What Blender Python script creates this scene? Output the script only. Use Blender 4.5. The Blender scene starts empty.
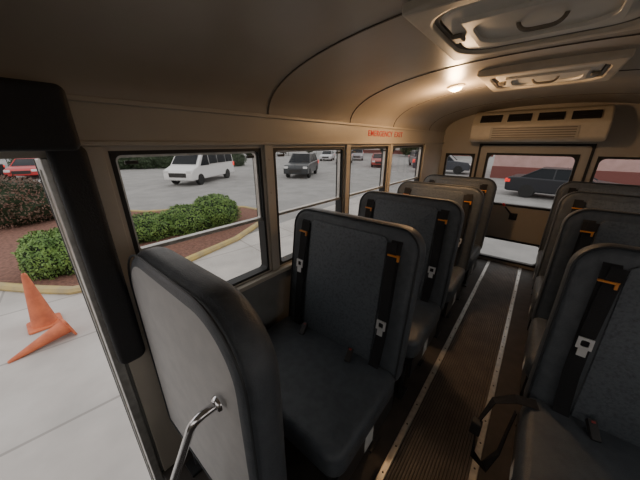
import bpy, bmesh, math, random
from mathutils import Vector, Matrix, noise
random.seed(7)
COL = bpy.context.scene.collection

# ---------------------------------------------------------------- materials
def mat(name, color, rough=0.6, metal=0.0, color2=None, scale=40.0, detail=4.0, bump=0.0, bscale=None,
        emis=None, estr=0.0, contrast=(0.35, 0.65), spec=0.5, coords='Object'):
    m = bpy.data.materials.new(name)
    m.use_nodes = True
    nt = m.node_tree
    b = nt.nodes['Principled BSDF']
    b.inputs['Base Color'].default_value = (*color, 1)
    b.inputs['Roughness'].default_value = rough
    b.inputs['Metallic'].default_value = metal
    b.inputs['Specular IOR Level'].default_value = spec
    tc = nt.nodes.new('ShaderNodeTexCoord')
    n = nt.nodes.new('ShaderNodeTexNoise')
    n.inputs['Scale'].default_value = scale
    n.inputs['Detail'].default_value = detail
    nt.links.new(tc.outputs[coords], n.inputs['Vector'])
    r = nt.nodes.new('ShaderNodeValToRGB')
    c2 = color2 if color2 else tuple(c * 0.9 for c in color)
    r.color_ramp.elements[0].position = contrast[0]
    r.color_ramp.elements[1].position = contrast[1]
    r.color_ramp.elements[0].color = (*c2, 1)
    r.color_ramp.elements[1].color = (*color, 1)
    nt.links.new(n.outputs['Fac'], r.inputs['Fac'])
    nt.links.new(r.outputs['Color'], b.inputs['Base Color'])
    if bump > 0:
        n2 = nt.nodes.new('ShaderNodeTexNoise')
        n2.inputs['Scale'].default_value = bscale or scale
        n2.inputs['Detail'].default_value = 3
        nt.links.new(tc.outputs[coords], n2.inputs['Vector'])
        bp = nt.nodes.new('ShaderNodeBump')
        bp.inputs['Strength'].default_value = bump
        bp.inputs['Distance'].default_value = 0.01
        nt.links.new(n2.outputs['Fac'], bp.inputs['Height'])
        nt.links.new(bp.outputs['Normal'], b.inputs['Normal'])
    if emis:
        b.inputs['Emission Color'].default_value = (*emis, 1)
        b.inputs['Emission Strength'].default_value = estr
    return m

def glass_mat(name, tint):
    m = bpy.data.materials.new(name)
    m.use_nodes = True
    nt = m.node_tree
    nt.nodes.clear()
    o = nt.nodes.new('ShaderNodeOutputMaterial')
    t = nt.nodes.new('ShaderNodeBsdfTransparent')
    t.inputs[0].default_value = (*tint, 1)
    g = nt.nodes.new('ShaderNodeBsdfGlossy')
    g.inputs['Roughness'].default_value = 0.03
    g.inputs['Color'].default_value = (.8, .8, .8, 1)
    mx = nt.nodes.new('ShaderNodeMixShader')
    lw = nt.nodes.new('ShaderNodeLayerWeight')
    lw.inputs['Blend'].default_value = .25
    mt = nt.nodes.new('ShaderNodeMath'); mt.operation = 'MULTIPLY'; mt.inputs[1].default_value = .22
    nt.links.new(lw.outputs['Facing'], mt.inputs[0])
    nt.links.new(mt.outputs[0], mx.inputs[0])
    nt.links.new(t.outputs[0], mx.inputs[1])
    nt.links.new(g.outputs[0], mx.inputs[2])
    nt.links.new(mx.outputs[0], o.inputs[0])
    return m

VINYL = mat('seat_vinyl', (.088, .10, .113), .44, color2=(.068, .078, .09), scale=30, bump=.22, bscale=260)
VINYL_F = mat('seat_vinyl_front', (.115, .132, .15), .46, color2=(.072, .083, .095), scale=90, bump=.3, bscale=200, contrast=(.3, .55))
PIPE = mat('piping', (.035, .04, .045), .5)
BARV = mat('barrier_vinyl', (.47, .46, .45), .5, color2=(.42, .415, .41), scale=20, bump=.10, bscale=250)
BLACKM = mat('black_metal', (.03, .03, .032), .45)
WEB = mat('belt_webbing', (.012, .012, .014), .8, bump=.4, bscale=500)
ORANGE = mat('orange_plastic', (.75, .28, .04), .4)
REDB = mat('red_button', (.30, .02, .02), .4)
CHROME = mat('chrome', (.78, .78, .79), .2, 1.0, color2=(.72, .72, .73))
STEEL = mat('satin_steel', (.72, .72, .72), .45, .4, color2=(.66, .66, .66))
ALU = mat('aluminium', (.60, .59, .56), .38, .7, color2=(.46, .45, .43), scale=30)
WALLM = mat('painted_panel', (.49, .445, .375), .42, color2=(.46, .415, .35), scale=6, bump=.03, bscale=60)
WALLG = mat('lower_panel', (.22, .22, .215), .5, color2=(.185, .185, .18), scale=10)
CEILM = mat('ceiling_panel', (.39, .345, .285), .36, color2=(.355, .31, .255), scale=3, bump=.04, bscale=25)
RUBBER = mat('rubber_gasket', (.02, .02, .02), .6)
SEAM = mat('seam', (.12, .10, .08), .7)
FLOORM = mat('floor_rubber', (.065, .053, .046), .6, color2=(.045, .037, .032), scale=12)
RUNM = mat('aisle_rubber', (.165, .138, .118), .5, color2=(.10, .085, .074), scale=9, detail=8)
LABELW = mat('label_white', (.75, .75, .72), .6)
REDT = mat('red_paint', (.6, .03, .02), .5)
PLAST = mat('beige_plastic', (.66, .59, .48), .45, color2=(.62, .55, .44), scale=20)
PLASTW = mat('pale_plastic', (.78, .74, .66), .4, color2=(.74, .70, .62), scale=12)
SHADEP = mat('brown_plastic', (.20, .17, .13), .5)
DARKP = mat('dark_plastic', (.025, .023, .022), .5)
PAD = mat('black_padding', (.018, .018, .02), .65, bump=.2, bscale=200)
GLASS = glass_mat('window_glass', (.93, .93, .92))
ASPH = mat('asphalt', (.34, .332, .322), .9, color2=(.27, .264, .257), scale=1.2, detail=10, bump=.3, bscale=60)
CURB = mat('curb_concrete', (.58, .44, .17), .85, color2=(.42, .34, .19), scale=3)
MULCH = mat('mulch', (.25, .12, .085), .95, color2=(.14, .07, .05), scale=14, detail=8, bump=1.0, bscale=30)
LEAF = mat('leaf_green', (.21, .34, .08), .6, color2=(.09, .18, .04), scale=5)
LEAFD = mat('leaf_dark', (.05, .085, .035), .6, color2=(.03, .05, .02), scale=5)
LEAFR = mat('leaf_reddish', (.17, .09, .065), .7, color2=(.09, .065, .04), scale=5)
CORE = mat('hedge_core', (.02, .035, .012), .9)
CONEM = mat('cone_orange', (.68, .19, .08), .6, color2=(.5, .13, .06), scale=8)
BARK = mat('bark', (.06, .045, .035), .9)
TIRE = mat('tire', (.02, .02, .02), .8)
RIM = mat('wheel_rim', (.5, .5, .5), .35, .8)
CARG = mat('car_glass', (.015, .018, .022), .2, spec=.15)
TAIL = mat('tail_light', (.6, .02, .02), .3, emis=(1, .05, .03), estr=.8)
HEADL = mat('head_light', (.8, .8, .8), .2)
BRICK = mat('building_pink', (.52, .34, .32), .8, color2=(.45, .29, .27), scale=2)
BWHITE = mat('building_white', (.65, .60, .57), .8)
FENCE = mat('fence_metal', (.12, .13, .12), .6)
LENS = mat('lamp_lens', (1, .8, .5), .3, emis=(1, .58, .25), estr=45)

def slab_mat():
    m = mat('concrete_slabs', (.50, .47, .44), .9)
    nt = m.node_tree
    b = nt.nodes['Principled BSDF']
    tc = nt.nodes.new('ShaderNodeTexCoord')
    mp = nt.nodes.new('ShaderNodeMapping')
    mp.inputs['Rotation'].default_value = (0, 0, math.radians(8))
    br = nt.nodes.new('ShaderNodeTexBrick')
    br.offset = 0
    br.inputs['Scale'].default_value = 1
    br.inputs['Brick Width'].default_value = 1.5
    br.inputs['Row Height'].default_value = 1.5
    br.inputs['Mortar Size'].default_value = .018
    br.inputs['Color1'].default_value = (.56, .525, .49, 1)
    br.inputs['Color2'].default_value = (.49, .46, .43, 1)
    br.inputs['Mortar'].default_value = (.27, .25, .23, 1)
    n = nt.nodes.new('ShaderNodeTexNoise')
    n.inputs['Scale'].default_value = 1.5
    n.inputs['Detail'].default_value = 10
    mx = nt.nodes.new('ShaderNodeMix')
    mx.data_type = 'RGBA'
    mx.blend_type = 'MULTIPLY'
    mx.inputs[0].default_value = .7
    nt.links.new(tc.outputs['Object'], mp.inputs[0])
    nt.links.new(mp.outputs[0], br.inputs['Vector'])
    nt.links.new(tc.outputs['Object'], n.inputs['Vector'])
    nt.links.new(br.outputs['Color'], mx.inputs[6])
    nt.links.new(n.outputs['Fac'], mx.inputs[7])
    mx2 = nt.nodes.new('ShaderNodeMix')
    mx2.data_type = 'RGBA'
    mx2.blend_type = 'ADD'
    mx2.inputs[0].default_value = .34
    nt.links.new(mx.outputs[2], mx2.inputs[6])
    mx2.inputs[7].default_value = (.5, .47, .44, 1)
    nt.links.new(mx2.outputs[2], b.inputs['Base Color'])
    return m
SLAB = slab_mat()

# ---------------------------------------------------------------- mesh builder
class MB:
    def __init__(s):
        s.v = []; s.f = []; s.m = []
    def add(s, vs, fs, mi=0, M=None):
        o = len(s.v)
        for p in vs:
            p = Vector(p)
            s.v.append(M @ p if M else p)
        for f in fs:
            s.f.append([i + o for i in f]); s.m.append(mi)
    def box(s, x0, x1, y0, y1, z0, z1, mi=0, M=None):
        vs = [(x0, y0, z0), (x1, y0, z0), (x1, y1, z0), (x0, y1, z0), (x0, y0, z1), (x1, y0, z1), (x1, y1, z1), (x0, y1, z1)]
        fs = [(0, 3, 2, 1), (4, 5, 6, 7), (0, 1, 5, 4), (1, 2, 6, 5), (2, 3, 7, 6), (3, 0, 4, 7)]
        s.add(vs, fs, mi, M)
    def tube(s, pts, r, seg=10, mi=0, M=None, closed=False):
        pts = [Vector(p) for p in pts]
        n = len(pts); vs = []; fs = []
        prev = None
        for i, p in enumerate(pts):
            if closed:
                d = (pts[(i + 1) % n] - pts[i - 1])
            else:
                d = pts[min(i + 1, n - 1)] - pts[max(i - 1, 0)]
            d.normalize()
            if prev is None:
                a = Vector((0, 0, 1)) if abs(d.z) < .9 else Vector((1, 0, 0))
                x = d.cross(a).normalized()
            else:
                x = (prev - d * prev.dot(d)).normalized()
            prev = x
            y = d.cross(x)
            for k in range(seg):
                t = 2 * math.pi * k / seg
                vs.append(p + x * math.cos(t) * r + y * math.sin(t) * r)
        rng = n if closed else n - 1
        for i in range(rng):
            for k in range(seg):
                j = (i + 1) % n
                fs.append((i * seg + k, i * seg + (k + 1) % seg, j * seg + (k + 1) % seg, j * seg + k))
        if not closed:
            fs.append(tuple(range(seg))[::-1]); fs.append(tuple((n - 1) * seg + k for k in range(seg)))
        s.add(vs, fs, mi, M)
    def lathe(s, prof, seg=24, mi=0, M=None):
        vs = []; fs = []
        for (r, z) in prof:
            for k in range(seg):
                t = 2 * math.pi * k / seg
                vs.append((r * math.cos(t), r * math.sin(t), z))
        for i in range(len(prof) - 1):
            for k in range(seg):
                fs.append((i * seg + k, i * seg + (k + 1) % seg, (i + 1) * seg + (k + 1) % seg, (i + 1) * seg + k))
        fs.append(tuple(range(seg))[::-1]); fs.append(tuple((len(prof) - 1) * seg + k for k in range(seg)))
        s.add(vs, fs, mi, M)
    def prism(s, poly, a0, a1, axis='x', mi=0, M=None):
        def P(u, v, d):
            return {'x': (d, u, v), 'y': (u, d, v), 'z': (u, v, d)}[axis]
        n = len(poly)
        vs = [P(u, v, a0) for u, v in poly] + [P(u, v, a1) for u, v in poly]
        fs = [tuple(range(n))[::-1], tuple(range(n, 2 * n))]
        for i in range(n):
            j = (i + 1) % n
            fs.append((i, j, n + j, n + i))
        s.add(vs, fs, mi, M)
    def strip(s, pts, w, t, mi=0, M=None, wdir=Vector((1, 0, 0))):
        pts = [Vector(p) for p in pts]; n = len(pts); vs = []; fs = []
        for i, p in enumerate(pts):
            d = (pts[min(i + 1, n - 1)] - pts[max(i - 1, 0)]).normalized()
            wd = (wdir - d * wdir.dot(d)).normalized()
            nn = d.cross(wd)
            vs += [p - wd * w / 2 - nn * t / 2, p + wd * w / 2 - nn * t / 2, p + wd * w / 2 + nn * t / 2, p - wd * w / 2 + nn * t / 2]
        for i in range(n - 1):
            for k in range(4):
                fs.append((i * 4 + k, i * 4 + (k + 1) % 4, i * 4 + 4 + (k + 1) % 4, i * 4 + 4 + k))
        fs.append((3, 2, 1, 0)); fs.append(tuple((n - 1) * 4 + k for k in range(4)))
        s.add(vs, fs, mi, M)
    def pillow(s, w, h, t, rt, rb, bev, mi=0, mif=None, M=None, bulge=0.0, seg=6, nb=5):
        mif = mi if mif is None else mif
        def outl(i):
            ww, hh = w / 2 - i, h - 2 * i
            a, b = max(rt - i, .004), max(rb - i, .004)
            o = []
            for (cx, cz, r, t0) in ((ww - a, i + hh - a, a, 0), (-ww + a, i + hh - a, a, 90), (-ww + b, i + b, b, 180), (ww - b, i + b, b, 270)):
                for k in range(seg + 1):
                    th = math.radians(t0 + 90 * k / seg)
                    o.append((cx + r * math.cos(th), cz + r * math.sin(th)))
            return o
        loops = []
        lim = min(w, h) * .42
        for k in range(6, 0, -1):
            ins = bev + (lim - bev) * k / 6
            loops.append((ins, -t / 2 - bulge * math.sin(math.pi / 2 * k / 6)))
        nf = len(loops)
        for k in range(nb + 1):
            th = math.pi / 2 * k / nb
            loops.append((bev * (1 - math.sin(th)), -t / 2 + bev * (1 - math.cos(th))))
        for k in range(nb + 1):
            th = math.pi / 2 * (1 - k / nb)
            loops.append((bev * (1 - math.sin(th)), t / 2 - bev * (1 - math.cos(th))))
        vs = []; n = 4 * (seg + 1)
        for ins, y in loops:
            vs += [(x, y, z) for x, z in outl(ins)]
        ff = []; fb = []
        for i in range(len(loops) - 1):
            for k in range(n):
                q = (i * n + k, i * n + (k + 1) % n, (i + 1) * n + (k + 1) % n, (i + 1) * n + k)
                (ff if i < nf else fb).append(q[::-1])
        ff.append(tuple(range(n)))
        fb.append(tuple((len(loops) - 1) * n + k for k in range(n))[::-1])
        s.add(vs, ff + fb, mi, M)
        for j in range(len(ff)):
            s.m[len(s.m) - len(ff) - len(fb) + j] = mif
    def ring(s, u0, u1, v0, v1, ins, r, d0, d1, axis, mi=0, seg=5):
        def P(u, v, d):
            return {'x': (d, u, v), 'y': (u, d, v), 'z': (u, v, d)}[axis]
        a0, a1, b0, b1 = u0 + ins, u1 - ins, v0 + ins, v1 - ins
        inn = []; out = []
        for (cx, cz, t0, ox, oz) in ((a1 - r, b1 - r, 0, u1, v1), (a0 + r, b1 - r, 90, u0, v1), (a0 + r, b0 + r, 180, u0, v0), (a1 - r, b0 + r, 270, u1, v0)):
            for k in range(seg + 1):
                th = math.radians(t0 + 90 * k / seg)
                inn.append((cx + r * math.cos(th), cz + r * math.sin(th))); out.append((ox, oz))
        n = len(inn)
        vs = [P(*p, d0) for p in inn] + [P(*p, d0) for p in out] + [P(*p, d1) for p in inn] + [P(*p, d1) for p in out]
        fs = []
        for k in range(n):
            j = (k + 1) % n
            fs += [(k, j, n + j, n + k), (2 * n + k, 3 * n + k, 3 * n + j, 2 * n + j), (k, 2 * n + k, 2 * n + j, j), (n + k, n + j, 3 * n + j, 3 * n + k)]
        s.add(vs, fs, mi)
    def make(s, name, mats, parent=None, smooth=False, bevel=0, **props):
        me = bpy.data.meshes.new(name)
        me.from_pydata([tuple(v) for v in s.v], [], s.f)
        for m in mats:
            me.materials.append(m)
        for p, i in zip(me.polygons, s.m):
            p.material_index = i
        bm = bmesh.new(); bm.from_mesh(me)
        bmesh.ops.remove_doubles(bm, verts=bm.verts, dist=1e-5)
        bmesh.ops.recalc_face_normals(bm, faces=bm.faces)
        bm.to_mesh(me); bm.free()
        if smooth:
            me.shade_smooth()
            me.set_sharp_from_angle(angle=math.radians(42))
        ob = bpy.data.objects.new(name, me)
        COL.objects.link(ob)
        if parent:
            ob.parent = parent
        if bevel:
            b = ob.modifiers.new('bevel', 'BEVEL'); b.width = bevel; b.segments = 3; b.limit_method = 'ANGLE'
        for k, v in props.items():
            ob[k] = v
        return ob

def empty(name, loc=(0, 0, 0), rotz=0, **props):
    e = bpy.data.objects.new(name, None)
    e.location = loc; e.rotation_euler = (0, 0, rotz); e.empty_display_size = .1
    COL.objects.link(e)
    for k, v in props.items():
        e[k] = v
    return e

T = Matrix.Translation
def Rx(d): return Matrix.Rotation(math.radians(d), 4, 'X')
def Ry(d): return Matrix.Rotation(math.radians(d), 4, 'Y')
def Rz(d): return Matrix.Rotation(math.radians(d), 4, 'Z')

def copy_thing(src, loc, **props):
    new = src.copy(); new.location = loc
    COL.objects.link(new)
    for k, v in props.items():
        new[k] = v
    def rec(a, b):
        for c in a.children:
            d = c.copy(); d.parent = b; COL.objects.link(d); rec(c, d)
    rec(src, new)
    return new

# ---------------------------------------------------------------- bus shell
XL, XR, YF, YB = -1.10, .925, -1.3, 3.95
XC = (XL + XR) / 2; W = (XR - XL) / 2
ZB, ZH, EX = 1.62, .265, .88
def cells(M, axis, d0, d1, u0, u1, v0, v1, ops, mi=0, vsplit=None):
    us = sorted({u0, u1} | {o[0] for o in ops} | {o[1] for o in ops})
    vs = sorted({v0, v1} | {o[2] for o in ops} | {o[3] for o in ops} | ({vsplit} if vsplit else set()))
    for i in range(len(us) - 1):
        for j in range(len(vs) - 1):
            cu, cv = (us[i] + us[i + 1]) / 2, (vs[j] + vs[j + 1]) / 2
            if any(o[0] < cu < o[1] and o[2] < cv < o[3] for o in ops):
                continue
            mm = 1 if (vsplit and cv < vsplit) else mi
            if axis == 'x':
                M.box(d0, d1, us[i], us[i + 1], vs[j], vs[j + 1], mm)
            else:
                M.box(us[i], us[i + 1], d0, d1, vs[j], vs[j + 1], mm)

WZ0, WZ1, SZ = .80, 1.475, 1.115
lw = [(.25, .87), (.95, 1.60), (1.68, 2.30), (2.38, 3.20)]
M = MB()
cells(M, 'x', XL - .05, XL, YF, YB, -.75, ZB, [(a, b, WZ0, WZ1) for a, b in lw] + [(-.75, .12, -.75, 1.46)], 0, .79)
M.make('wall_left', [WALLM, WALLG], kind='structure', label='beige painted bus side wall with window openings')
rw = [(-.6, .1), (.25, .87), (.95, 1.60), (1.68, 2.30), (2.38, 3.20)]
M = MB()
cells(M, 'x', XR, XR + .05, YF, YB, -.75, ZB, [(a, b, WZ0, WZ1) for a, b in rw], 0, .79)
M.make('wall_right', [WALLM, WALLG], kind='structure', label='beige painted bus side wall with window openings')

def arch(n=28, grow=0.0):
    pts = []
    for k in range(n + 1):
        th = math.pi * k / n
        c, s_ = math.cos(th), max(math.sin(th), 0)
        x = XC - (W + grow) * (abs(c) ** EX) * (1 if c > 0 else -1)
        z = ZB + (ZH + grow) * (abs(s_) ** EX)
        pts.append((x, z))
    return pts
def ceil_z(x):
    q = min(abs(x - XC) / W, 1) ** (1 / EX)
    return ZB + ZH * (max(0, 1 - q * q) ** .5) ** EX

DX0, DX1 = -.64, .36
rops = [(DX0, DX1, 0, 1.47), (-1.04, -.69, .95, 1.37), (.42, .82, .95, 1.37)]
M = MB()
cells(M, 'y', YB, YB + .05, XL - .05, XR + .05, -.75, ZB, rops)
M.prism(arch(), YB, YB + .05, 'y')
M.make('wall_rear', [WALLM], kind='structure', label='beige rear bus bulkhead wall with rounded top')
M = MB()
cells(M, 'y', YF - .05, YF, XL - .05, XR + .05, -.75, ZB, [(-.95, .75, .75, 1.5)])
M.prism(arch(), YF - .05, YF, 'y')
M.make('wall_front', [WALLM], kind='structure', label='beige front bus wall with windshield opening')

M = MB()
a0, a1 = arch(), arch(grow=.05)
n = len(a0)
for i in range(n - 1):
    q = [a0[i], a0[i + 1], a1[i + 1], a1[i]]
    vs = [(x, YF - .05, z) for x, z in q] + [(x, YB + .05, z) for x, z in q]
    M.add(vs, [(0, 1, 2, 3), (7, 6, 5, 4), (0, 4, 5, 1), (2, 6, 7, 3)], 0)
M.make('ceiling', [CEILM], smooth=True, kind='structure', label='arched tan painted metal bus ceiling')
tn = 1
def band(y, w, drop, mats, mi=0, lab='raised roof bow seam across the ceiling'):
    global tn
    M = MB()
    b0, b1 = arch(40), arch(40, -drop)
    for i in range(len(b0) - 1):
        q = [b1[i], b1[i + 1], b0[i + 1], b0[i]]
        vs = [(x, y - w / 2, z) for x, z in q] + [(x, y + w / 2, z) for x, z in q]
        M.add(vs, [(0, 1, 2, 3), (7, 6, 5, 4), (0, 4, 5, 1), (2, 6, 7, 3)], mi)
    M.make('trim_%d' % tn, mats, smooth=True, kind='structure', label=lab); tn += 1
for y in (.93, 1.66, 2.36, 3.31):
    band(y, .006, .004, [SEAM])
    band(y + .03, .05, .003, [CEILM])
for x, sx in ((XL, 1), (XR, -1)):
    M = MB(); M.box(min(x, x + .012 * sx), max(x, x + .012 * sx), .16, YB, 1.615, 1.63)
    M.box(min(x, x + .02 * sx), max(x, x + .02 * sx), .13, YB, 1.49, 1.505)
    M.make('trim_%d' % tn, [WALLM], kind='structure', label='beige cove moulding above the windows', bevel=.003); tn += 1
    M = MB(); M.box(min(x, x + .035 * sx), max(x, x + .035 * sx), .2, YB, .765, .79)
    M.make('trim_%d' % tn, [WALLM], kind='structure', label='window sill ledge', bevel=.005); tn += 1
for a, b in ((.13, .235), (.885, .935), (1.615, 1.665), (2.315, 2.365), (3.215, 3.35)):
    for x, sx in ((XL, 1), (XR, -1)):
        M = MB(); M.box(min(x, x + .014 * sx), max(x, x + .014 * sx), a, b, .79 if a > .2 else 0, 1.49)
        for z in (.85, 1.0, 1.25, 1.42):
            M.lathe([(.006, 0), (.004, .003)], 8, 0, T((x + .014 * sx, (a + b) / 2, z)) @ Ry(90 * sx))
        M.make('trim_%d' % tn, [WALLM], kind='structure', label='beige pillar cover between side windows', bevel=.003); tn += 1

# side windows
wn = 1
def side_window(a, b, x, lab):
    global wn
    e = empty('window_%d' % wn, (x, (a + b) / 2, WZ0), kind='structure', label=lab); wn += 1
    ya, yb = a - (a + b) / 2, b - (a + b) / 2
    h = WZ1 - WZ0; sz = SZ - WZ0
    M = MB(); M.ring(ya, yb, 0, h, .014, .02, -.03, .026, 'x'); M.make('frame', [RUBBER], e, label='black rubber window gasket')
    M = MB(); M.ring(ya + .014, yb - .014, sz - .006, h - .014, .009, .012, -.012, .010, 'x')
    M.box(-.012, .016, ya + .014, yb - .014, sz - .009, sz + .006)
    M.make('upper_sash', [ALU], e, label='aluminium sliding sash')
    M = MB(); M.box(-.004, -.001, ya + .018, yb - .018, sz, h - .018); M.make('upper_glass', [GLASS], e)
    M = MB(); M.box(-.018, -.015, ya + .012, yb - .012, .012, sz); M.make('lower_glass', [GLASS], e)
    for yy in (ya + .06, yb - .06):
        M = MB(); M.box(.010, .024, yy - .02, yy + .02, h - .045, h - .033); M.make('latch', [DARKP], e, bevel=.002)
for a, b in lw:
    side_window(a, b, XL - .025, 'split sash side window with aluminium middle rail')
for a, b in rw:
    side_window(a, b, XR + .025, 'split sash side window with aluminium middle rail')
for o in rops[1:]:
    e = empty('window_%d' % wn, ((o[0] + o[1]) / 2, YB, o[2]), kind='structure', label='small fixed rear window with black gasket'); wn += 1
    hw = (o[1] - o[0]) / 2; h = o[3] - o[2]
    M = MB(); M.ring(-hw, hw, 0, h, .022, .05, -.012, .03, 'y'); M.make('frame', [RUBBER], e)
    M = MB(); M.box(-hw + .015, hw - .015, .01, .014, .015, h - .015); M.make('glass', [GLASS], e)
e = empty('window_%d' % wn, (-.10, YF, .75), kind='structure', label='windshield'); wn += 1
M = MB(); M.ring(-.85, .85, 0, .75, .03, .06, -.04, .01, 'y'); M.make('frame', [RUBBER], e)
M = MB(); M.box(-.82, .82, -.02, -.015, .02, .73); M.make('glass', [GLASS], e)

# rear emergency door
e = empty('door_1', ((DX0 + DX1) / 2, YB, 0), kind='structure', label='rear emergency exit door with upper and lower glass')
ox = (DX0 + DX1) / 2
g1 = (-.565 - ox, .285 - ox, .76, 1.385); g2 = (-.46 - ox, .24 - ox, .035, .34)
M = MB(); cells(M, 'y', .005, .045, DX0 - ox, DX1 - ox, 0, 1.47, [g1, g2]); M.make('panel', [WALLM], e)
for g in (g1, g2):
    M = MB(); M.ring(g[0], g[1], g[2], g[3], .025, .055, -.006, .05, 'y'); M.make('gasket', [RUBBER], e)
    M = MB(); M.box(g[0] + .02, g[1] - .02, .02, .025, g[2] + .02, g[3] - .02); M.make('glass', [GLASS], e)
M = MB()
M.ring(DX0 - ox - .02, DX1 - ox + .02, -.03, 1.49, .022, .03, -.012, .004, 'y'); M.make('seal', [RUBBER], e)
M = MB()
M.box(-.04, .04, -.02, .004, .60, .68)
M.tube([(0, -.03, .64), (-.04, -.05, .69), (-.10, -.055, .76)], .009, 8)
M.lathe([(.02, 0), (.018, .02)], 14, 0, T((0, -.02, .64)) @ Rx(90))
M.make('latch_handle', [BLACKM], e, label='black lever door latch')
M = MB(); M.tube([(-.11, -.055, .77), (-.13, -.057, .80)], .014, 8); M.make('handle_grip', [REDT], e, label='red grip of the latch lever')

# floor
M = MB()
M.box(XL, XR, .12, YB, -.04, 0); M.box(-.5, XR, YF, .12, -.04, 0)
M.make('floor', [FLOORM], kind='structure', label='dark brown rubber bus floor')
M = MB()
AX0, AX1 = -.265, .075
nr = 22
poly = []
for k in range(nr):
    x0 = AX0 + .018 + (AX1 - AX0 - .036) * k / nr; dx = (AX1 - AX0 - .036) / nr
    poly += [(x0, .0015), (x0 + dx * .35, .0015), (x0 + dx * .45, .0065), (x0 + dx * .9, .0065)]
poly = [(AX0 + .016, 0)] + poly + [(AX1 - .016, 0)]
for i in range(len(poly) - 1):
    (xa, za), (xb, zb) = poly[i], poly[i + 1]
    M.add([(xa, .12, za), (xb, .12, zb), (xb, YB, zb), (xa, YB, za)], [(0, 1, 2, 3)], 1 if za < .002 and zb < .002 else 0)
M.make('aisle_runner', [RUNM, FLOORM], label='ribbed brown rubber aisle runner between metal strips', category='floor mat')
for xx in (AX0, AX1):
    M = MB(); M.prism([(xx - .017, 0), (xx + .017, 0), (xx + .014, .006), (xx - .014, .006)], .12, YB - .01, 'y')
    yy = .2
    while yy < YB:
        M.lathe([(.005, 0), (.0035, .002)], 8, 1, T((xx, yy, .006))); yy += .15
    M.make('trim_%d' % tn, [ALU, DARKP], kind='structure', label='aluminium aisle edging strip with screws'); tn += 1

# step well
M = MB()
xs0 = XL + .012
M.box(xs0, -.52, -.73, .09, -.74, -.71); M.box(-.8, -.52, -.73, .09, -.71, -.38); M.box(-.54, -.52, -.73, .09, -.38, -.01)
M.make('entry_steps', [FLOORM], label='dark rubber covered entry steps by the doorway', category='steps')

# entry door leaf folded outward + frame
e = empty('door_2', (XL - .05, .105, -.70), kind='structure', label='folded open entry door leaf with black rubber edge')
M = MB()
M.ring(-.16, 0, 0, 2.15, .03, .03, -.012, .012, 'y'); M.make('leaf_frame', [ALU], e)
M = MB(); M.box(-.135, -.025, -.002, .002, .03, 2.12); M.make('glass', [GLASS], e)
M = MB(); M.box(-.18, -.16, -.014, .014, 0, 2.15); M.make('edge_seal', [RUBBER], e)
M = MB()
M.box(XL - .05, XL + .01, .088, .118, -.72, 1.46, 0)
M.make('trim_%d' % tn, [ALU], kind='structure', label='aluminium entry door jamb', bevel=.004); tn += 1
M = MB(); M.pillow(.09, .80, .045, .03, .03, .02, M=T((XL + .026, .147, .70)) @ Rz(90))
M.make('pillar_pad', [PAD], smooth=True, label='black padded cover on the door pillar', category='pad')
M = MB(); M.pillow(.95, .16, .12, .02, .02, .016, M=T((XL + .062, -.305, 1.48)) @ Rz(90))
M.make('door_header_pad', [PAD], smooth=True, label='black padded crash bar above the entry doorway', category='pad')

# emergency exit lettering
sign = empty('emergency_exit_sign', (XL + .0015, 1.92, 1.55), label='red EMERGENCY EXIT lettering on the wall above windows', category='sign')
for word, y0, wd in (('EMERGENCY', 0, .43), ('EXIT', .475, .18)):
    cu = bpy.data.curves.new('lettering', 'FONT')
    cu.body = word; cu.size = .062; cu.extrude = .0008; cu.offset = .0006; cu.space_character = 1.12
    tmp = bpy.data.objects.new('tmp', cu); COL.objects.link(tmp)
    dg = bpy.context.evaluated_depsgraph_get()
    me = bpy.data.meshes.new_from_object(tmp.evaluated_get(dg))
    bpy.data.objects.remove(tmp)
    me.name = 'lettering'
    xs = [v.co.x for v in me.vertices]
    sc = wd / (max(xs) - min(xs))
    me.transform(Matrix(((0, 0, 1, 0), (sc, 0, 0, y0), (0, 1, 0, 0), (0, 0, 0, 1))))
    me.materials.clear(); me.materials.append(REDT)
    ob = bpy.data.objects.new('lettering', me); COL.objects.link(ob); ob.parent = sign

# ---------------------------------------------------------------- seats
def backrest(e, ms=(VINYL, VINYL_F)):
    BM = T((0, -.05, .40)) @ Rx(-8)
    M = MB(); M.pillow(.74, .765, .10, .11, .04, .035, 0, M=BM, bulge=.008, seg=8)
    M.make('backrest', [ms[0]], e, smooth=True)
    M = MB(); M.pillow(.45, .67, .008, .03, .02, .004, 0, M=BM @ T((0, -.056, .04)), bulge=.010, seg=6)
    M.make('backrest_panel', [ms[1]], e, smooth=True, label='blue grey centre panel')
    M = MB()
    o = []
    for (cx, cz, r, t0) in ((.262, .657, .10, 0), (-.262, .657, .10, 90), (-.33, .038, .03, 180), (.33, .038, .03, 270)):
        for k in range(8):
            th = math.radians(t0 + 90 * k / 7); o.append((cx + r * math.cos(th), -.042, cz + r * math.sin(th)))
    M.tube(o, .005, 6, 0, BM, closed=True)
    M.make('piping', [PIPE], e, smooth=True)
    return BM

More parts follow.
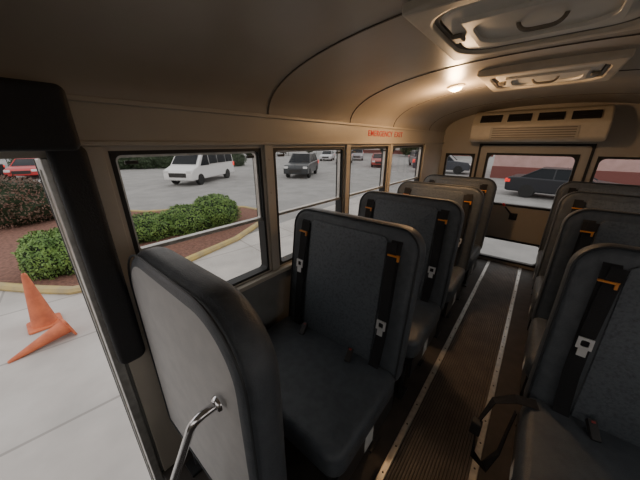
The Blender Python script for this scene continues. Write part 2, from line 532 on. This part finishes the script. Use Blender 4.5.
def make_seat(loc, side, label):
    e = empty('bus_seat', loc, label=label, category='seat', group='bus passenger seats')
    BM = backrest(e)
    M = MB(); M.pillow(.74, .50, .13, .05, .06, .035, 0, M=T((0, -.57, .415)) @ Rx(-90), bulge=.012, seg=6)
    M.make('seat_cushion', [VINYL], e, smooth=True)
    M = MB()
    M.box(-.35, .35, -.54, -.50, .30, .352); M.box(-.35, .35, -.12, -.08, .30, .352)
    xa = .34 * side
    M.box(min(xa, xa + .014 * side), max(xa, xa + .014 * side), -.54, -.06, .22, .352)
    M.box(min(-.36 * side, -.385 * side), max(-.36 * side, -.385 * side), -.54, -.06, .30, .345)
    M.make('seat_frame', [BLACKM], e)
    for yy in (-.48, -.14):
        M = MB()
        M.tube([(.29 * side, yy, .30), (.29 * side, yy, .012)], .018, 10)
        M.box(.29 * side - .035, .29 * side + .035, yy - .05, yy + .05, 0, .012)
        M.make('leg', [BLACKM], e, smooth=True)
    M = MB(); xl = .355 * side
    M.box(min(xl, xl + .002 * side), max(xl, xl + .002 * side), -.34, -.27, .235, .345)
    M.make('instruction_label', [LABELW], e, label='white paper label on seat frame')
    for sx, h0 in ((-.265, .46 if side > 0 else .40), (.265, .31)):
        M = MB()
        pts = [(sx, -.045, .705), (sx, -.058, .69), (sx, -.066, .62), (sx * 1.01, -.068, .45), (sx * 1.01, -.070, .25), (sx * .98, -.072, .10), (sx * .96, -.09, .045)]
        M.strip(pts, .05, .004, 0, BM)
        M.strip([(sx * .93 , -.062, .69), (sx * .97, -.072, .60), (sx, -.076, h0 + .02)], .046, .004, 0, BM)
        b = M.make('seat_belt', [WEB], e, label='black shoulder belt webbing')
        M = MB(); M.box(sx - .027, sx + .027, -.079, -.066, .633, .641, 0, BM)
        M.box(sx + .018, sx + .027, -.079, -.066, .615, .641, 0, BM)
        M.make('belt_adjuster', [ORANGE], b, bevel=.002, label='orange belt height adjuster')
        M = MB(); M.ring(sx - .022, sx + .022, h0 - .03, h0 + .015, .010, .006, -.088, -.082, 'y')
        M.box(sx - .013, sx + .013, -.088, -.083, h0 - .06, h0 - .028)
        for i in range(len(M.v)): M.v[i] = BM @ M.v[i]
        M.make('latch_plate', [STEEL], b, label='shiny steel latch plate')
    for sx in (-.17, .14):
        M = MB(); Mx = T((sx, -.155, .50)) @ Rz(15) @ Rx(-60)
        M.box(-.014, .014, -.012, .012, -.03, .04, 0, Mx)
        M.strip([(0, 0, -.03), (0, .005, -.07)], .02, .006, 0, Mx)
        b = M.make('belt_buckle', [DARKP], e, bevel=.003, label='black belt buckle at the seat crease')
        M = MB(); M.box(-.006, .006, -.014, -.011, .026, .033, 0, Mx); M.make('release_button', [REDB], b)
    return e

LX, RX = -.675, .535
LY = [1.03, 1.75, 2.46, 3.17]; RY = [1.30, 2.01, 2.72, 3.43]
lab = 'grey vinyl bus seat with black shoulder belts'
s0 = make_seat((LX, LY[0], 0), 1, lab + ' behind padded barrier')
for y in LY[1:]:
    copy_thing(s0, (LX, y, 0), label=lab + ' beside side windows')
r0 = make_seat((RX, RY[0], 0), -1, lab + ', loop dangling aisleward')
for y in RY[1:]:
    copy_thing(r0, (RX, y, 0), label=lab + ' across the aisle')
M = MB()
pts = [(-.33, -.14, .487), (-.40, -.17, .495), (-.47, -.20, .46), (-.505, -.25, .34), (-.49, -.30, .22), (-.44, -.29, .17), (-.405, -.24, .24), (-.395, -.19, .33), (-.385, -.15, .41)]
M.strip(pts, .04, .004, 0, None, Vector((0, 1, .2)))
b = M.make('dangling_belt', [WEB], r0, label='black lap belt loop hanging off the cushion')
M = MB(); M.box(-.525, -.485, -.28, -.245, .30, .37); M.make('belt_buckle', [DARKP], b, bevel=.006)

# front barrier
e = empty('padded_barrier', (-.715, .255, 0), label='grey vinyl padded crash barrier facing the entry steps', category='barrier')
M = MB(); M.pillow(.72, .885, .11, .20, .03, .045, 0, 1, M=T((0, 0, .30)), bulge=.010, seg=12)
M.make('padded_panel', [VINYL, BARV], e, smooth=True)
M = MB()
o = []
for (cx, cz, r, t0) in ((.165, .99, .185, 0), (-.165, .99, .185, 90), (-.33, .325, .02, 180), (.33, .325, .02, 270)):
    for k in range(12):
        th = math.radians(t0 + 90 * k / 11); o.append((cx + r * math.cos(th), -.050, cz + r * math.sin(th)))
M.tube(o, .0035, 6, 0, None, closed=True); M.make('piping', [PIPE], e, smooth=True)
for sx in (-.28, .28):
    M = MB(); M.tube([(sx, 0, .34), (sx, 0, .012)], .018, 10); M.box(sx - .04, sx + .04, -.05, .05, 0, .012); M.make('leg', [BLACKM], e, smooth=True)
M = MB(); M.box(-.32, .32, -.008, .008, .05, .32); M.make('lower_panel', [BLACKM], e)

# grab rail
def bez(p, n=8):
    out = []
    P = [Vector(q) for q in p]
    for i in range(len(P)):
        if i in (0, len(P) - 1):
            out.append(P[i]); continue
        a = P[i] + (P[i - 1] - P[i]).normalized() * .04; b = P[i] + (P[i + 1] - P[i]).normalized() * .04
        for k in range(n + 1):
            t = k / n; out.append(a * (1 - t) ** 2 + P[i] * 2 * t * (1 - t) + b * t * t)
    return out
e = empty('grab_rail', (-.465, .178, .925), label='chrome bent tube grab rail by the entry steps', category='handrail')
M = MB(); M.tube(bez([(0, 0, 0), (0, -.05, .005), (-.14, -.10, -.33), (-.14, -.11, -.97)]), .0105, 12); M.make('rail_tube', [CHROME], e, smooth=True)
M = MB(); M.lathe([(.020, 0), (.018, .006), (.013, .01)], 18, 0, T((0, .008, 0)) @ Rx(90)); M.make('flange', [CHROME], e, smooth=True)

# ---------------------------------------------------------------- ceiling fixtures
LXP, LYP = -.57, 2.14
e = empty('dome_light', (LXP, LYP, ceil_z(LXP) - .002), label='round warm glowing dome lamp on the ceiling', category='lamp')
e.rotation_euler = (0, math.radians(-10), 0)
M = MB(); M.lathe([(.055, .01), (.055, -.008), (.046, -.016), (.038, -.016)], 24); M.make('lamp_base', [PLAST], e, smooth=True)
M = MB(); M.lathe([(.037, -.012), (.034, -.022), (.02, -.03), (.004, -.033)], 24); M.make('lamp_lens', [LENS], e, smooth=True)
l = bpy.data.lights.new('dome_lamp_glow', 'POINT'); l.energy = 15; l.color = (1, .62, .32); l.shadow_soft_size = .04
o = bpy.data.objects.new('dome_lamp_glow', l); o.location = (LXP, LYP, ceil_z(LXP) - .10); COL.objects.link(o)

def hatch(y0, y1, x0, x1, z, lab):
    e = empty('roof_hatch', ((x0 + x1) / 2, (y0 + y1) / 2, z), label=lab, category='roof hatch', group='ceiling roof hatches')
    hx, hy = (x1 - x0) / 2, (y1 - y0) / 2
    M = MB()
    M.ring(-hx, hx, -hy, hy, .05, .12, -.018, .03, 'z', seg=10); M.make('hatch_frame', [PLAST], e, bevel=.012)
    M = MB(); M.ring(-hx + .05, hx - .05, -hy + .05, hy - .05, .014, .11, -.006, .03, 'z', seg=10); M.make('seal', [SHADEP], e)
    M = MB(); M.pillow(2 * hx - .14, 2 * hy - .14, .03, .09, .09, .012, M=T((0, -hy + .07, .005)) @ Rx(-90), bulge=-.01); M.make('hatch_cover', [PLASTW], e, smooth=True)
    M = MB()
    M.ring(-hx * .60, hx * .60, -hy * .48, hy * .48, .02, .08, -.022, -.006, 'z', seg=8); M.make('cover_rib', [PLASTW], e, bevel=.004)
    M = MB()
    M.tube(bez([(-.06, 0, -.01), (-.06, 0, -.035), (.06, 0, -.035), (.06, 0, -.01)]), .006, 8); M.make('handle', [SHADEP], e, smooth=True)
    for sx in (-1, 1):
        M = MB(); M.box(sx * (hx - .09) - .018, sx * (hx - .09) + .018, -.03, .03, -.025, -.01); M.make('hinge_block', [SHADEP], e, bevel=.006)
    return e
hatch(.88, 1.47, -.42, .22, 1.865, 'pale plastic roof hatch with pull handle')
hatch(1.88, 2.48, -.40, .20, 1.865, 'pale plastic roof hatch nearer the rear of the bus')

# AC unit
e = empty('air_conditioner', (-.165, YB, 1.51), label='beige ceiling air conditioner unit above the rear door', category='air conditioner')
M = MB()
prof = [(0, 0), (-.33, 0), (-.37, .03), (-.37, .17), (-.27, .29), (-.2, .32), (0, .32)]
M.prism(prof, -.56, .56, 'x'); M.make('housing', [PLAST], e, bevel=.02, smooth=True)
for k in range(4):
    cx = -.38 + k * .253
    MM = T((cx, -.322, .233)) @ Rx(-40)
    M = MB(); M.box(-.10, .10, -.012, .004, -.042, .042, 0, MM)
    for j in range(4):
        M.box(-.095, .095, -.018, -.010, -.035 + j * .022, -.029 + j * .022, 1, MM)
    M.make('air_vent', [DARKP, BLACKM], e, label='dark louvred air vent')
M = MB(); M.box(-.36, .36, -.378, -.368, .03, .145)
for j in range(5):
    M.box(-.34, .34, -.384, -.376, .040 + j * .022, .048 + j * .022, 1)
M.make('return_grille', [WALLM, SHADEP], e, bevel=.002)

# ---------------------------------------------------------------- outside
G = -1.1
M = MB(); M.box(-90, 60, -50, 110, G - .1, G)
M.make('ground', [ASPH], kind='structure', label='grey asphalt parking lot')
def flat(name, poly, z0, z1, m, **k):
    M = MB(); M.prism(poly, z0, z1, 'z'); return M.make(name, [m], **k)
flat('pavement', [(-1.6, 12), (-1.6, -12), (-13, -12), (-8.7, -2.2), (-7.9, -.6), (-6.3, .2), (-5.85, .9), (-5.9, 2.1), (-6.35, 4), (-7, 12)], G, G + .012, SLAB,
     kind='structure', label='light concrete slab pavement beside the bus')
isl = [(-12.8, -12), (-8.4, -2.1), (-7.5, -.6), (-6.7, -.1), (-6.15, .3), (-5.85, 1.0), (-5.8, 2.1), (-6.2, 3.8), (-7.1, 5.5), (-8.0, 6.3), (-9.2, 6.2), (-10.3, 5.2), (-11.5, 3.3), (-14, 1.8), (-18, .8), (-30, .2), (-30, -12)]
flat('planting_bed', isl, G, G + .09, MULCH, kind='structure', label='reddish brown mulch bed')
M = MB(); c = [Vector((x, y, G + .06)) for x, y in isl]
M.tube(c, .085, 8, 0, None, closed=True)
M.make('curb', [CURB], kind='structure', label='weathered yellowish concrete curb around the planting bed', smooth=True)

def hedge(name, blobs, n, size, lm, **props):
    M = MB()
    for (c, r) in blobs:
        c = Vector(c)
        bm = bmesh.new(); bmesh.ops.create_icosphere(bm, subdivisions=3, radius=1)
        vs = []
        for v in bm.verts:
            d = v.co.normalized(); k = .9 + .18 * noise.noise(d * 2.5 + c)
            vs.append(c + Vector((d.x * r[0] * k, d.y * r[1] * k, max(d.z * r[2] * k, -c.z + G))))
        M.add(vs, [[v.index for v in f.verts] for f in bm.faces], 0); bm.free()
    tot = sum(b[1][0] * b[1][1] + b[1][2] * b[1][0] for b in blobs)
    for (c, r) in blobs:
        c = Vector(c); cnt = int(n * (r[0] * r[1] + r[2] * r[0]) / tot)
        for _ in range(cnt):
            d = Vector((random.gauss(0, 1), random.gauss(0, 1), random.gauss(.2, 1))).normalized()
            k = .95 + .18 * noise.noise(d * 2.5 + c) + .10 * noise.noise(d * 9 + c) + random.uniform(-.06, .05)
            p = c + Vector((d.x * r[0], d.y * r[1], d.z * r[2])) * k
            if p.z < G + .03: continue
            a = Vector((random.gauss(0, 1), random.gauss(0, 1), random.gauss(0, 1))).normalized()
            t = (d + a * .8).normalized(); u = t.cross(a).normalized(); w_ = t.cross(u)
            s_ = size * random.uniform(.6, 1.2)
            M.add([p - u * s_ * .5, p - w_ * s_, p + u * s_ * .5, p + w_ * s_], [(0, 1, 2, 3)], 1)
    return M.make(name, [CORE, lm], **props)
hedge('hedge', [((-8.2, 2.3, G + .32), (.65, .75, .42)), ((-8.1, 3.4, G + .36), (.75, .9, .46)), ((-8.0, 4.25, G + .48), (.8, .75, .54))], 19000, .032, LEAF,
      label='trimmed bright green hedge along the curb', category='hedge')
hedge('hedge', [((-7.3, .52, G + .42), (.62, .42, .54)), ((-7.4, .20, G + .42), (.62, .42, .52))], 9000, .032, LEAF,
      label='rounded green shrub behind the traffic cones', category='hedge')
hedge('hedge', [((-13.3, .1, G + .70), (1.3, 1.3, .90)), ((-14.5, -1.8, G + .7), (1.4, 1.5, .90))], 12000, .045, LEAFR,
      label='large reddish brown clipped shrub on the mulch bed', category='hedge')
hedge('hedge', [((-38 + k * 1.15, 2.5 + k * 2.0, G + .7), (1.6, 1.5, 1.15)) for k in range(9)], 12000, .12, LEAFD,
      label='long dark green hedge row along the fence', category='hedge')

def cone(loc, mtx, lab):
    e = empty('traffic_cone', loc, label=lab, category='traffic cone', group='orange traffic cones')
    M = MB(); M.lathe([(.15, .02), (.14, .06), (.03, .84), (.022, .86), (.012, .86), (.02, .80), (.12, .04)], 28, 0, mtx); M.make('cone_body', [CONEM], e, smooth=True)
    M = MB(); M.pillow(.38, .38, .035, .05, .05, .012, M=mtx @ T((0, -.19, .018)) @ Rx(-90)); M.make('cone_base', [CONEM], e, smooth=True)
cone((-5.3, -.14, G + .014), Matrix.Identity(4), 'orange traffic cone standing upright on the pavement')
cone((-4.72, .07, G + .165), Rz(math.degrees(math.atan2(-.55, .10))) @ Ry(103) @ Matrix.Scale(.75, 4), 'faded orange traffic cone lying tipped on its side')

# vehicles --------------------------------------------------------------
def vehicle(name, loc, head, paint, typ, label, cat):
    e = empty(name, (loc[0], loc[1], G), math.atan2(head[1], head[0]), label=label, category=cat)
    P = mat(name + '_paint', paint, .3, .2, color2=tuple(c * .96 for c in paint))
    if typ == 'van':
        L, Wd, R = 5.6, 2.0, .36
        body = [(-2.8, .35), (-2.8, 1.1), (-2.72, 2.0), (-2.6, 2.12), (1.1, 2.12), (1.35, 2.02), (2.05, 1.22), (2.65, 1.0), (2.8, .8), (2.8, .35)]
        wx = (1.85, -1.65)
        side = [[(.75, 1.2), (.75, 1.85), (1.2, 1.85), (1.75, 1.2)], [(-.35, 1.25), (-.35, 1.85), (.65, 1.85), (.65, 1.25)], [(-1.5, 1.25), (-1.5, 1.85), (-.45, 1.85), (-.45, 1.25)], [(-2.6, 1.25), (-2.55, 1.85), (-1.6, 1.85), (-1.6, 1.25)]]
    elif typ == 'suv':
        L, Wd, R = 4.8, 1.9, .37
        body = [(-2.4, .4), (-2.42, .95), (-2.3, 1.15), (1.05, 1.12), (2.2, 1.0), (2.4, .8), (2.4, .35), (-2.3, .32)]
        cab = [(-2.25, 1.1), (-2.0, 1.72), (.3, 1.78), (1.1, 1.1)]; wx = (1.5, -1.4)
    else:
        L, Wd, R = 4.6, 1.82, .33
        body = [(-2.3, .35), (-2.33, .8), (-2.2, .98), (-1.6, 1.0), (.95, .95), (2.0, .82), (2.28, .65), (2.3, .32), (-2.2, .28)]
        cab = [(-1.75, .96), (-1.0, 1.42), (.1, 1.45), (1.0, .93)]; wx = (1.4, -1.35)
    h = Wd / 2
    M = MB()
    if typ == 'van':
        M.prism(body, -h, h, 'y')
        for i in range(len(M.v)):
            v = M.v[i]
            if v.z > 1.1: v.y *= 1 - .1 * (v.z - 1.1)
        M.make('body', [P], e, bevel=.07, smooth=True)
        for sgn in (-1, 1):
            for q in side:
                M = MB(); M.prism(q, sgn * (h + .012), sgn * (h + .03), 'y')
                for i in range(len(M.v)):
                    v = M.v[i]; v.y *= 1 - .1 * (v.z - 1.1)
                M.make('side_window', [CARG], e)
        M = MB()
        M.add([(1.98, -.85, 1.32), (1.98, .85, 1.32), (1.42, .78, 1.97), (1.42, -.78, 1.97), (1.96, -.85, 1.30), (1.96, .85, 1.30), (1.40, .78, 1.95), (1.40, -.78, 1.95)],
              [(0, 1, 2, 3), (7, 6, 5, 4), (0, 4, 5, 1), (1, 5, 6, 2), (2, 6, 7, 3), (3, 7, 4, 0)])
        for i in range(len(M.v)): M.v[i].x += .03
        M.make('windshield', [CARG], e)
        M = MB(); M.box(2.79, 2.82, -.6, .6, .55, .82); M.make('grille', [DARKP], e, bevel=.01)
        M = MB(); M.box(-2.83, -2.78, -.8, .8, 1.25, 1.8); M.make('rear_window', [CARG], e, bevel=.01)
    else:
        M.prism(body, -h, h, 'y'); M.make('body', [P], e, bevel=.09, smooth=True)
        M = MB(); n = len(cab)
        zt = cab[1][1]; zb = cab[0][1]
        vs = []
        for sgn in (-1, 1):
            for x, z in cab:
                vs.append((x, sgn * (h - .06 - .2 * (z - zb) / (zt - zb)), z))
        fs = [tuple(range(n)), tuple(range(n, 2 * n))] + [(i, (i + 1) % n, n + (i + 1) % n, n + i) for i in range(n)]
        M.add(vs, fs); M.make('window_glass', [CARG], e, bevel=.03, smooth=True)
        M = MB(); hr = h - .27
        M.pillow(cab[2][0] - cab[1][0] + .1, 2 * hr + .06, .05, .12, .12, .02, M=T(((cab[1][0] + cab[2][0]) / 2, -hr - .03, zt + .0)) @ Rx(-90))
        for sgn in (-1, 1):
            for (i, j) in ((0, 1), (3, 2)):
                M.tube([(cab[i][0], sgn * (h - .07), cab[i][1]), (cab[j][0], sgn * (h - .26), cab[j][1])], .035, 6)
            xm = (cab[1][0] + cab[2][0]) / 2
            M.tube([(xm, sgn * (h - .065), zb), (xm, sgn * (h - .26), zt)], .03, 6)
        M.make('roof', [P], e, smooth=True)
        M = MB(); M.box(L / 2 - .03, L / 2 + .02, -.5, .5, .45, .68); M.make('grille', [DARKP], e, bevel=.01)
    zl = .9 if typ == 'van' else (.85 if typ == 'suv' else .7)
    for sgn in (-1, 1):
        M = MB(); M.box(L / 2 - .12, L / 2 + .005, sgn * (h - .2) - .16, sgn * (h - .2) + .16, zl - .1, zl + .06); M.make('headlight', [HEADL], e, bevel=.02)
        M = MB(); M.box(-L / 2 - .05, -L / 2 + .2, sgn * (h - .14) - .14, sgn * (h - .14) + .16, zl, zl + (.3 if typ != 'sedan' else .18)); M.make('taillight', [TAIL], e, bevel=.02)
        for x in wx:
            M = MB()
            M.lathe([(R * .6, -.11), (R * .95, -.11), (R, -.08), (R, .08), (R * .95, .11), (R * .6, .11)], 28, 0, T((x, sgn * (h - .10), R)) @ Rx(90))
            M.lathe([(R * .62, .09), (R * .55, .118), (R * .15, .105), (.02, .115)], 20, 1, T((x, sgn * (h - .10), R)) @ Rx(90 * sgn))
            M.make('wheel', [TIRE, RIM], e, smooth=True)
    return e
hd = (.5, -.865)
vehicle('van', (-18.9, 9.6), hd, (.82, .82, .82), 'van', 'white passenger van with dark windows parked in the lot', 'van')
vehicle('suv', (-15.6, 16.6), hd, (.05, .055, .06), 'suv', 'dark grey sport utility car parked in the lot', 'car')
vehicle('car', (-31.5, 1.9), (.9, -.3), (.45, .03, .03), 'sedan', 'red sedan parked past the shrubs', 'car')
vehicle('car', (-32.6, -1.0), (.9, -.3), (.05, .05, .055), 'sedan', 'black sedan parked next to the red car', 'car')
vehicle('car', (-26.5, 34), hd, (.6, .6, .62), 'sedan', 'silver sedan parked far across the lot', 'car')
vehicle('car', (-23.5, 38), hd, (.3, .3, .32), 'suv', 'grey car parked far across the lot', 'car')
vehicle('car', (-14.9, 29.0), hd, (.35, .05, .04), 'sedan', 'dark red sedan far across the lot', 'car')
vehicle('car', (-11.2, 32.0), hd, (.06, .06, .07), 'suv', 'black car far across the lot', 'car')
vehicle('car', (-20.5, 30), hd, (.5, .5, .5), 'suv', 'pale grey car far across the lot', 'car')
vehicle('car', (-7.2, 26.5), (1, .1), (.05, .055, .07), 'suv', 'dark blue car parked behind the bus', 'car')
vehicle('car', (1.1, 17.4), (1, -.12), (.02, .022, .028), 'sedan', 'black sedan with red tail lights behind the bus', 'car')

def building(name, x0, x1, y0, y1, h, m, lab, nwin):
    e = empty(name, ((x0 + x1) / 2, (y0 + y1) / 2, G), label=lab, category='building')
    hx, hy = (x1 - x0) / 2, (y1 - y0) / 2
    M = MB(); M.box(-hx, hx, -hy, hy, 0, h); M.make('building_wall', [m], e)
    M = MB(); M.box(-hx - .2, hx + .2, -hy - .2, hy + .2, h, h + .4); M.make('roof_edge', [BWHITE], e)
    M = MB(); M.box(-hx - .03, hx + .03, -hy - .06, -hy, 0, .9); M.make('wall_base', [mat('wall_base_paint', (.20, .07, .06), .8)], e, label='dark red painted wall base')
    for k in range(nwin):
        cx = -hx + (k + .5) * 2 * hx / nwin
        M = MB(); M.box(cx - .7, cx + .7, -hy - .05, -hy + .05, 2.9, 4.2); M.make('window_pane', [CARG], e)
building('building', -3, 22, 25, 34, 5.5, BRICK, 'pinkish stucco building behind the parked cars', 6)
building('building', -40, -8, 64, 72, 6, BWHITE, 'low pale building across the parking lot', 8)
e = empty('chain_link_fence', (-41.5, 0, G), label='grey chain link fence along the lot edge', category='fence')
M = MB()
for k in range(0, 24):
    M.tube([(0, -20 + k * 3, 0), (0, -20 + k * 3, 2.0)], .04, 6)
M.tube([(0, -20, 2.0), (0, 49, 2.0)], .03, 6); M.tube([(0, -20, .1), (0, 49, .1)], .03, 6); M.tube([(0, -20, 1.0), (0, 49, 1.0)], .02, 6)
M.make('fence_frame', [FENCE], e)
def tree(loc, h, r, lm):
    e = empty('tree', (loc[0], loc[1], G), label='dark leafy tree beyond the fence', category='tree', group='trees behind the fence')
    M = MB()
    M.tube([(0, 0, 0), (.05, .02, h * .3), (-.05, 0, h * .6)], .16, 8); M.make('trunk', [BARK], e, smooth=True)
    M = MB()
    for _ in range(5):
        c = Vector((random.uniform(-.3, .3) * r, random.uniform(-.3, .3) * r, h * random.uniform(.3, .75)))
        for _ in range(260):
            d = Vector((random.gauss(0, 1), random.gauss(0, 1), random.gauss(0, 1))).normalized()
            p = c + d * r * random.uniform(.55, .7)
            p.z = max(p.z, .2)
            a = Vector((random.gauss(0, 1), random.gauss(0, 1), random.gauss(0, 1))).normalized()
            u = d.cross(a).normalized(); w_ = (a + d).cross(u).normalized(); s_ = random.uniform(.2, .38)
            M.add([p - u * s_, p - w_ * s_, p + u * s_, p + w_ * s_], [(0, 1, 2, 3)], 0)
    M.make('foliage', [lm], e)
for k in range(16):
    tree((-46 - 4 * (k % 2), -10 + k * 4.4, 0), random.uniform(5, 6), 2.1, LEAFD)
for k in range(4):
    tree((-34 + k * 6.5, 54 + 2 * (k % 2), 0), random.uniform(5, 6), 2.3, LEAFD)

# ---------------------------------------------------------------- light + camera
w = bpy.data.worlds.new('dusk_sky'); bpy.context.scene.world = w; w.use_nodes = True
nt = w.node_tree; bg = nt.nodes['Background']
tc = nt.nodes.new('ShaderNodeTexCoord'); sp = nt.nodes.new('ShaderNodeSeparateXYZ'); cr = nt.nodes.new('ShaderNodeValToRGB')
nt.links.new(tc.outputs['Generated'], sp.inputs[0]); nt.links.new(sp.outputs['Z'], cr.inputs[0]); nt.links.new(cr.outputs[0], bg.inputs[0])
cr.color_ramp.elements[0].position = 0; cr.color_ramp.elements[0].color = (.95, .86, .82, 1)
cr.color_ramp.elements[1].position = .5; cr.color_ramp.elements[1].color = (.82, .81, .81, 1)
bg.inputs[1].default_value = 1.5

cam = bpy.data.cameras.new('camera'); co = bpy.data.objects.new('camera', cam); COL.objects.link(co)
cam.sensor_width = 36; cam.lens = 36 * 260 / 640; cam.clip_start = .02; cam.clip_end = 300
yaw, pit = math.radians(39.5), math.radians(20.5)
R = Vector((math.cos(yaw), math.sin(yaw), 0)); H = Vector((-math.sin(yaw), math.cos(yaw), 0))
F = H * math.cos(pit) + Vector((0, 0, -math.sin(pit))); U = R.cross(F)
co.matrix_world = Matrix(((R.x, U.x, -F.x, 0), (R.y, U.y, -F.y, 0), (R.z, U.z, -F.z, 1.5), (0, 0, 0, 1)))
bpy.context.scene.camera = co
